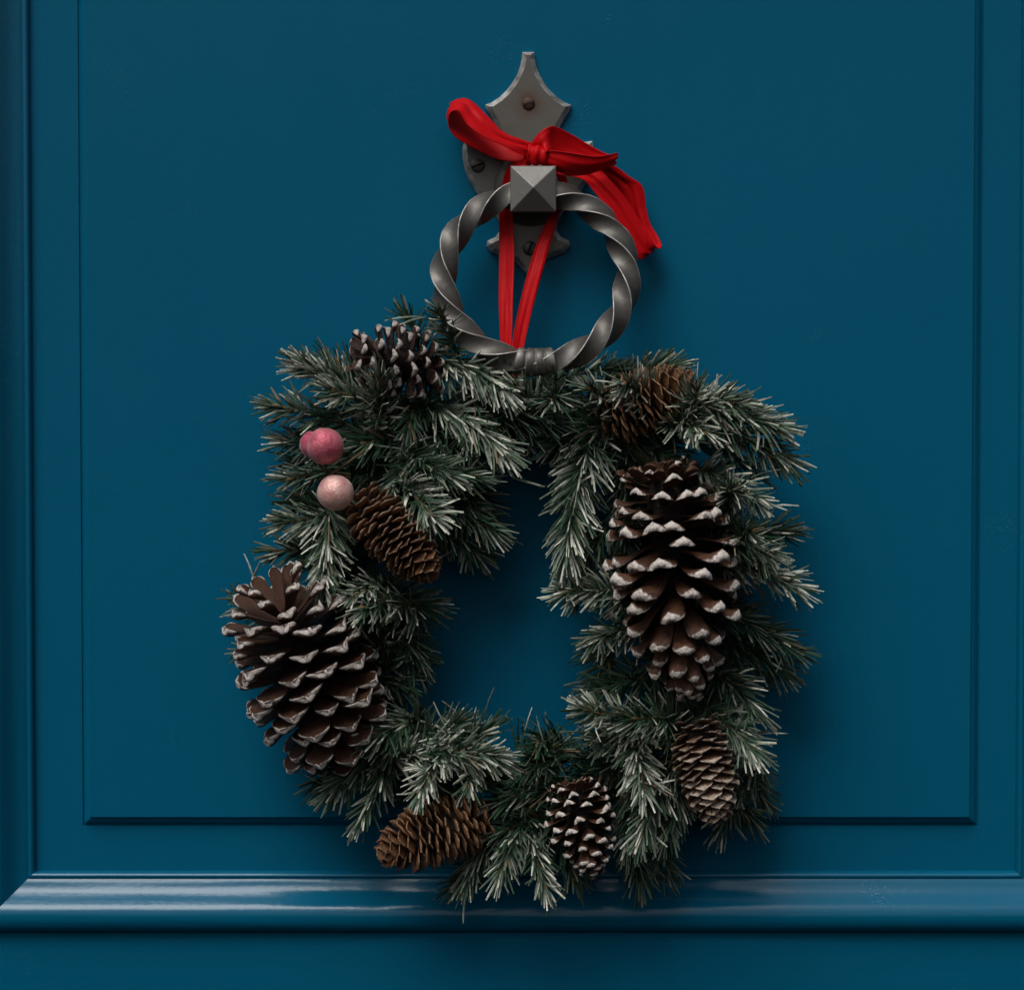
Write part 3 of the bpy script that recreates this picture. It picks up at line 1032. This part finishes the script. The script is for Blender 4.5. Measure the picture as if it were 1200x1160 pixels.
# ------------------------------------------------------------------ pine cones
def scale_mesh(name, mat, kind, var, cup=0.05, rnd=(0.74, 0.285, 3.0), umbo=0.045, thk=0.15, tipu=0.83):
    """One cone scale: root at the origin, +X outward, Y across, +Z the side that faces the cone's tip. Unit length."""
    r = random.Random(var * 17 + 3)
    nu, nv = 9, 8
    mb = MB()
    if kind == 'pine':
        hw = 0.36 * r.uniform(0.93, 1.07)
        def width(u): return hw * (0.42 + 0.58 * sstep(0.0, 0.72, u)) * math.sqrt(max(0.0, 1 - max(0.0, (u - rnd[0]) / rnd[1]) ** rnd[2]))
        def zmid(u): return 0.10 * u * u - 0.05 * u
        def thick(u): return 0.03 + thk * sstep(0.60, 0.90, u) * (1 - 0.35 * sstep(0.95, 1.0, u))
    else:
        hw = 0.42 * r.uniform(0.94, 1.06)
        def width(u): return hw * (0.45 + 0.55 * sstep(0.0, 0.62, u)) * math.sqrt(max(0.0, 1 - max(0.0, (u - 0.58) / 0.422) ** 2.0))
        def zmid(u): return -0.07 * u + 0.22 * u * u * (0.35 + 0.0 * u) - 0.10 * sstep(0.72, 1.0, u)
        def thick(u): return 0.03 + 0.03 * sstep(0.2, 0.7, u)
    us = [0, .15, .32, .48, .62, .73, .81, .87, .915, .95, .975, .99, 1.0]
    top, bot = [], []
    ph = r.uniform(0, 6)
    for u in us:
        rt, rb = [], []
        for j in range(nv + 1):
            v = j / nv * 2 - 1
            w = max(width(u), 0.012)
            y = v * w
            x = u - 0.05 * (v * v) * sstep(0.8, 1, u) + 0.012 * math.sin(5 * v + ph) * sstep(.7, 1, u)
            cupz = (cup if kind == 'pine' else -0.16) * v * v * (w / hw) * sstep(0.2, 1, u)
            z = zmid(u) + cupz
            th = thick(u) * (math.sqrt(max(0.04, 1 - 0.96 * v * v)) if kind == 'pine' else 1 - 0.4 * v * v)
            um = 0.0
            if kind == 'pine':      # umbo on the outer side near the tip
                um = umbo * math.exp(-((u - 0.92) / 0.05) ** 2 - (v / 0.22) ** 2)
            rt.append((Vector((x, y, z)), u, v))
            rb.append((Vector((x, y, z - th - um)), u, v))
        top.append(rt); bot.append(rb)
    def at_top(u, v):
        e = max(sstep(0.945, 0.99, u), sstep(0.90, 0.99, abs(v)) * sstep(0.68, 0.88, u))
        return {'rim': e, 'tip': 0.9 * sstep(0.93, 0.985, u), 'su': u, 'sv': v}
    def at_bot(u, v):
        if kind == 'pine':
            return {'rim': max(sstep(0.945, 0.975, u), sstep(0.90, 1.0, abs(v)) * sstep(0.7, 0.85, u)), 'tip': sstep(tipu, tipu + 0.06, u), 'su': u + 3, 'sv': v}
        e = max(sstep(0.80, 0.96, u), sstep(0.75, 0.98, abs(v)) * sstep(0.45, 0.75, u))
        return {'rim': e, 'tip': sstep(0.35, 0.8, u), 'su': u + 3, 'sv': v}
    it = [[mb.vert(p, **at_top(u, v)) for p, u, v in row] for row in top]
    ib = [[mb.vert(p, **at_bot(u, v)) for p, u, v in row] for row in bot]
    n, m = len(us), nv + 1
    for i in range(n - 1):
        for j in range(m - 1):
            mb.f.append((it[i][j], it[i + 1][j], it[i + 1][j + 1], it[i][j + 1]))
            mb.f.append((ib[i][j], ib[i][j + 1], ib[i + 1][j + 1], ib[i + 1][j]))
        mb.f.append((it[i][0], ib[i][0], ib[i + 1][0], it[i + 1][0]))
        mb.f.append((it[i][m - 1], it[i + 1][m - 1], ib[i + 1][m - 1], ib[i][m - 1]))
    for j in range(m - 1):
        mb.f.append((it[n - 1][j], ib[n - 1][j], ib[n - 1][j + 1], it[n - 1][j + 1]))
    me = mb.mesh(name, mat, True)
    bm = bmesh.new(); bm.from_mesh(me)
    bmesh.ops.recalc_face_normals(bm, faces=bm.faces)
    bm.to_mesh(me); bm.free()
    return me


def interp(tab, t):
    for (t0, v0), (t1, v1) in zip(tab, tab[1:]):
        if t <= t1: return lerp(v0, v1, (t - t0) / (t1 - t0) if t1 > t0 else 0)
    return tab[-1][1]


M_CORE, _nt, _b = new_mat('cone_core')
_b.inputs['Base Color'].default_value = (0.012, 0.006, 0.004, 1)
_nv = _nt.nodes.new('ShaderNodeNewGeometry').outputs['Position']
bump(_nt, _b, noise_n(_nt, _nv, 420.0, 4, 0.7), 1.0, 0.004)
_b.inputs['Roughness'].default_value = 0.9

CONES = []       # (object, [(mesh, matrix, score)])


def cone(base, apex, label, mat, kind, n, radius, core, ang, scl, wid=1.0, seed=0, flat=1.0, t0=0.0, t1=1.0, spin=0.0, pack=1.0, cup=0.05, rnd=(0.74, 0.285, 3.0), umbo=0.045, crown=None, thk=0.15, tipu=0.83, wild=3.0):
    """base, apex: (px, py, depth) of the cone's stalk end and tip. radius: table t -> outer radius px; ang: table t -> scale opening angle from the tip direction."""
    r = random.Random(seed)
    B, A = P(*base), P(*apex)
    ax = (A - B).normalized()
    L = (A - B).length
    u = ax.cross(Vector((0.13, 0.97, 0.2))).normalized()
    v = ax.cross(u)
    mb = MB()
    m = 14
    pts = [B.lerp(A, lerp(0.02, 0.93, i / m)) for i in range(m + 1)]
    tube(mb, pts, [max(1.0, interp(radius, i / m) * core * (1.0 if i < m else 0.3)) * S for i in range(m + 1)], 10)
    o = mb.build('pine_cone', M_CORE, wreath)
    tag(o, label)
    meshes = [scale_mesh('scale', mat, kind, seed * 10 + i, cup * (0.6 + 0.4 * i), rnd, umbo, thk, tipu) for i in range(3)]
    out = []
    for i in range(n):
        t = lerp(t0, t1, ((i + 0.5) / n) ** pack)
        rc = interp(radius, t) * core * 0.6
        a = i * 2.399963 + spin + r.gauss(0, 0.05)
        radial = u * math.cos(a) + v * math.sin(a)
        al = math.radians(interp(ang, t) + r.gauss(0, wild))
        d = (ax * math.cos(al) + radial * math.sin(al)).normalized()
        ln = interp(scl, t) * r.uniform(0.90, 1.07)
        zz = (ax * math.sin(al) - radial * math.cos(al)).normalized()
        yy = zz.cross(d).normalized()
        roll = Quaternion(d, r.gauss(0, 0.022 * wild))
        zz, yy = roll @ zz, roll @ yy
        ws = ln * S
        w = wid if not callable(wid) else wid(t)
        rot = Matrix((d * ws, yy * ws * w * r.uniform(0.86, 1.12), zz * ws * flat)).transposed().to_4x4()
        p = B + ax * (L * t) + radial * rc * S
        mw = Matrix.Translation(p) @ rot
        tipp = p + d * ws
        view = (CAM_POS - tipp).normalized()
        facing = radial.dot(view) * 0.75 + (d.dot(view)) * 0.45
        depth = -(tipp.y)
        score = ln * ln * w * (1.0 if facing > -0.02 else 0.05) * max(0.05, min(1.0, facing + 0.55))
        out.append((meshes[i % 3], mw, score))
    if crown:                       # crowded small scales round the stalk
        cn, cl, cr, cm = crown
        cms = [scale_mesh('scale', cm, kind, seed * 10 + 5 + i, cup, rnd, umbo) for i in range(2)]
        for i in range(cn):
            q = (i + 0.5) / cn
            a = i * 2.399963 + r.gauss(0, 0.15)
            radial = u * math.cos(a) + v * math.sin(a)
            al = math.radians(lerp(168, 122, q) + r.gauss(0, 5))
            d = (ax * math.cos(al) + radial * math.sin(al)).normalized()
            zz = (ax * math.sin(al) - radial * math.cos(al)).normalized()
            yy = zz.cross(d).normalized()
            ws = cl * r.uniform(0.8, 1.15) * lerp(0.7, 1.0, q) * S
            p = B + ax * (0.03 * L * (q + 0.3)) + radial * cr * math.sqrt(q) * S
            rot = Matrix((d * ws, yy * ws * 0.95, zz * ws)).transposed().to_4x4()
            out.append((cms[i % 2], Matrix.Translation(p) @ rot, cl * cl * 0.5))
    CONES.append((o, out))
    return o


MC_A = mat_cone('cone_white_tipped', (0.030, 0.013, 0.007), (0.118, 0.050, 0.025), 1.05, 0.7, (0.93, 0.88, 0.83))
MC_AB = mat_cone('cone_brown_crown', (0.05, 0.022, 0.012), (0.15, 0.066, 0.034), 0.55, 0.45, (0.55, 0.42, 0.34))
MC_B = mat_cone('cone_white_rimmed', (0.026, 0.011, 0.006), (0.092, 0.038, 0.019), 0.0, 1.2, (0.92, 0.86, 0.81))
MC_C = mat_cone('cone_dark_white_dots', (0.020, 0.009, 0.007), (0.058, 0.026, 0.017), 1.2, 0.2, (0.74, 0.68, 0.64))
MC_D = mat_cone('cone_closed_brown', (0.080, 0.034, 0.016), (0.27, 0.118, 0.052), 0.08, 0.95, (0.58, 0.42, 0.30))
MC_E = mat_cone('cone_orange_brown', (0.075, 0.032, 0.014), (0.27, 0.125, 0.054), 0.04, 0.95, (0.54, 0.35, 0.20))
MC_G = mat_cone('cone_frosted_brown', (0.085, 0.042, 0.024), (0.22, 0.115, 0.065), 0.95, 0.95, (0.70, 0.60, 0.50))

# big cone on the right, tip down
cone((776, 556, 100), (803, 776, 108), 'large open pine cone with white-dabbed scale tips on the right of the wreath', MC_A, 'pine', 116,
     [(0, 50), (0.15, 66), (0.5, 70), (0.8, 52), (1, 22)], 0.34,
     [(0, 128), (0.05, 112), (0.14, 99), (0.4, 88), (0.56, 72), (0.72, 46), (0.88, 20), (1, 7)],
     [(0, 24), (0.05, 36), (0.15, 50), (0.30, 62), (0.5, 66), (0.75, 62), (0.93, 52), (1, 44)], wid=lambda t: lerp(0.74, 0.40, sstep(0.55, 1, t)), seed=1, pack=1.05, thk=0.095, tipu=0.885, wild=6.0, crown=(38, 24, 36, MC_AB))
# big cone on the left, tip up
cone((392, 864, 72), (330, 712, 126), 'large dark open pine cone with thin white rims at the left of the wreath', MC_B, 'pine', 112,
     [(0, 60), (0.2, 76), (0.5, 78), (0.8, 56), (1, 24)], 0.36,
     [(0, 148), (0.10, 118), (0.3, 101), (0.55, 89), (0.75, 74), (0.9, 56), (1, 26)],
     [(0, 42), (0.1, 56), (0.3, 64), (0.6, 64), (0.85, 62), (1, 54)], wid=lambda t: lerp(0.80, 0.42, sstep(0.72, 1, t)), seed=2, spin=0.8, cup=0.05, rnd=(0.70, 0.302, 3.2), umbo=0.0, thk=0.12, wild=5.0)
# cone at the upper left, seen nearly end on
cone((514, 436, 62), (432, 416, 90), 'dark pine cone with white dotted scale tips beside the iron ring', MC_C, 'pine', 84,
     [(0, 38), (0.3, 46), (0.7, 40), (1, 18)], 0.40,
     [(0, 116), (0.2, 100), (0.5, 90), (0.8, 74), (1, 40)],
     [(0, 24), (0.3, 33), (0.7, 35), (1, 30)], wid=0.70, seed=3, wild=6.0, thk=0.12)
# small white tipped cone at the foot
cone((672, 926, 92), (692, 1006, 112), 'small pine cone with bright white scale tips at the foot of the wreath', MC_A, 'pine', 76,
     [(0, 30), (0.25, 40), (0.6, 36), (1, 12)], 0.42,
     [(0, 112), (0.1, 98), (0.35, 80), (0.65, 56), (0.9, 26), (1, 8)],
     [(0, 20), (0.1, 28), (0.35, 31), (0.7, 29), (1, 22)], wid=0.72, seed=4, pack=1.12, thk=0.12, tipu=0.85, wild=5.0, crown=(26, 17, 18, MC_AB))
# closed cones
SPA = [(0, 96), (0.12, 70), (0.4, 50), (0.75, 38), (0.92, 22), (1, 6)]
SPO = [(0, 100), (0.15, 82), (0.5, 68), (0.75, 54), (0.9, 34), (1, 8)]
cone((424, 588, 104), (498, 664, 136), 'slim closed brown cone under the pink berries', MC_D, 'spruce', 120,
     [(0, 26), (0.2, 31), (0.6, 29), (0.85, 22), (1, 8)], 0.60, [(0, 100), (0.15, 76), (0.5, 58), (0.78, 44), (0.92, 26), (1, 8)],
     [(0, 18), (0.2, 26), (0.7, 27), (1, 20)], wid=1.05, seed=5)
cone((566, 956, 84), (456, 996, 112), 'orange brown closed cone lying at the lower left of the wreath', MC_E, 'spruce', 130,
     [(0, 24), (0.2, 33), (0.55, 35), (0.85, 24), (1, 8)], 0.58, SPO,
     [(0, 20), (0.2, 28), (0.7, 28), (1, 18)], wid=1.1, seed=6)
cone((814, 846, 96), (838, 946, 118), 'frosted pale brown closed cone hanging below the large right cone', MC_G, 'spruce', 120,
     [(0, 28), (0.25, 34), (0.6, 32), (0.85, 24), (1, 9)], 0.62, SPA,
     [(0, 18), (0.25, 27), (0.7, 27), (1, 20)], wid=1.1, seed=7)
cone((706, 492, 62), (800, 452, 76), 'brown cone half hidden in needles at the top right of the wreath', MC_E, 'spruce', 120,
     [(0, 28), (0.25, 36), (0.6, 36), (0.85, 26), (1, 9)], 0.58, SPO,
     [(0, 18), (0.25, 28), (0.7, 28), (1, 20)], wid=1.1, seed=8)

# the 300 scales that show largest are parts of their own, the others join one mass for each cone
allsc = sorted(((s[2], ci, k) for ci, (o, lst) in enumerate(CONES) for k, s in enumerate(lst)), reverse=True)
own = set((ci, k) for _, ci, k in allsc[:300])
for ci, (o, lst) in enumerate(CONES):
    mv, mf, off = [], [], 0
    ats = {k: [] for k in ('tip', 'rim', 'su', 'sv')}
    mats = []
    mi = []
    for k, (me, mw, s) in enumerate(lst):
        if (ci, k) in own:
            so = bpy.data.objects.new('scale', me)
            COL.objects.link(so)
            so.parent = o
            so.matrix_local = mw
        else:
            mv += [tuple(mw @ v.co) for v in me.vertices]
            mf += [tuple(off + i for i in p.vertices) for p in me.polygons]
            for nm in ats: ats[nm] += [d.value + (k * 1.37 if nm == 'su' else 0) for d in me.attributes[nm].data]
            off = len(mv)
            if me.materials[0] not in mats: mats.append(me.materials[0])
            mi += [mats.index(me.materials[0])] * len(me.polygons)
    if mv:
        me = bpy.data.meshes.new('scale_mass')
        me.from_pydata(mv, [], mf)
        for nm, arr in ats.items():
            me.attributes.new(nm, 'FLOAT', 'POINT').data.foreach_set('value', arr)
        for mat in mats: me.materials.append(mat)
        me.polygons.foreach_set('material_index', mi)
        me.polygons.foreach_set('use_smooth', [True] * len(me.polygons))
        tag(link(bpy.data.objects.new('scale_mass', me), o), kind='stuff')

# ------------------------------------------------------------------ berries
MB1 = mat_berry('berry_crimson', (0.40, 0.018, 0.07), (0.70, 0.20, 0.24))
MB2 = mat_berry('berry_pale_pink', (0.62, 0.25, 0.24), (0.88, 0.62, 0.53))


def berry(px, py, d, r, mat, label, seed, stalk):
    mb = MB()
    c = P(px, py, d)
    rows = []
    nu, nv = 24, 36
    for i in range(nu + 1):
        th = math.pi * i / nu
        row = []
        for k in range(nv):
            a = 2 * math.pi * k / nv
            v = Vector((math.sin(th) * math.cos(a), math.sin(th) * math.sin(a), math.cos(th)))
            rr = r * (1 + 0.035 * noise.noise(v * 1.6 + Vector((seed, 0, 0))) + 0.012 * noise.noise(v * 5 + Vector((0, seed, 0))) - 0.05 * math.exp(-((th) / 0.22) ** 2) - 0.05 * math.exp(-((math.pi - th) / 0.22) ** 2))
            row.append(c + v * rr * S)
        rows.append(row)
    mb.grid(rows, closed_v=True)
    o = mb.build('berry', mat, wreath, fix=True)
    tag(o, label)
    sb = MB()
    pts = catmull([P(*q) for q in stalk], 6)
    tube(sb, pts, [1.6 * S] * len(pts), 6, at=lambda i, j: {'bud': 0.3})
    sb.build('stalk', M_STEM, o)
    return o


berry(381, 523, 130, 21.0, MB1, 'crimson pink glittered berry, upper one of the pair in front', 1.3, [(381, 540, 126), (384, 556, 112), (410, 560, 80)])
berry(393, 577.5, 132, 20.4, MB2, 'pale pink glittered berry just above the slim brown cone', 4.1, [(384, 562, 130), (388, 556, 126), (428, 528, 130)])
berry(367, 521, 108, 15.5, MB1, 'crimson berry half hidden behind the upper berry', 7.7, [(366, 530, 104), (380, 550, 94), (410, 556, 80)])
print('needles', N_NEEDLES)
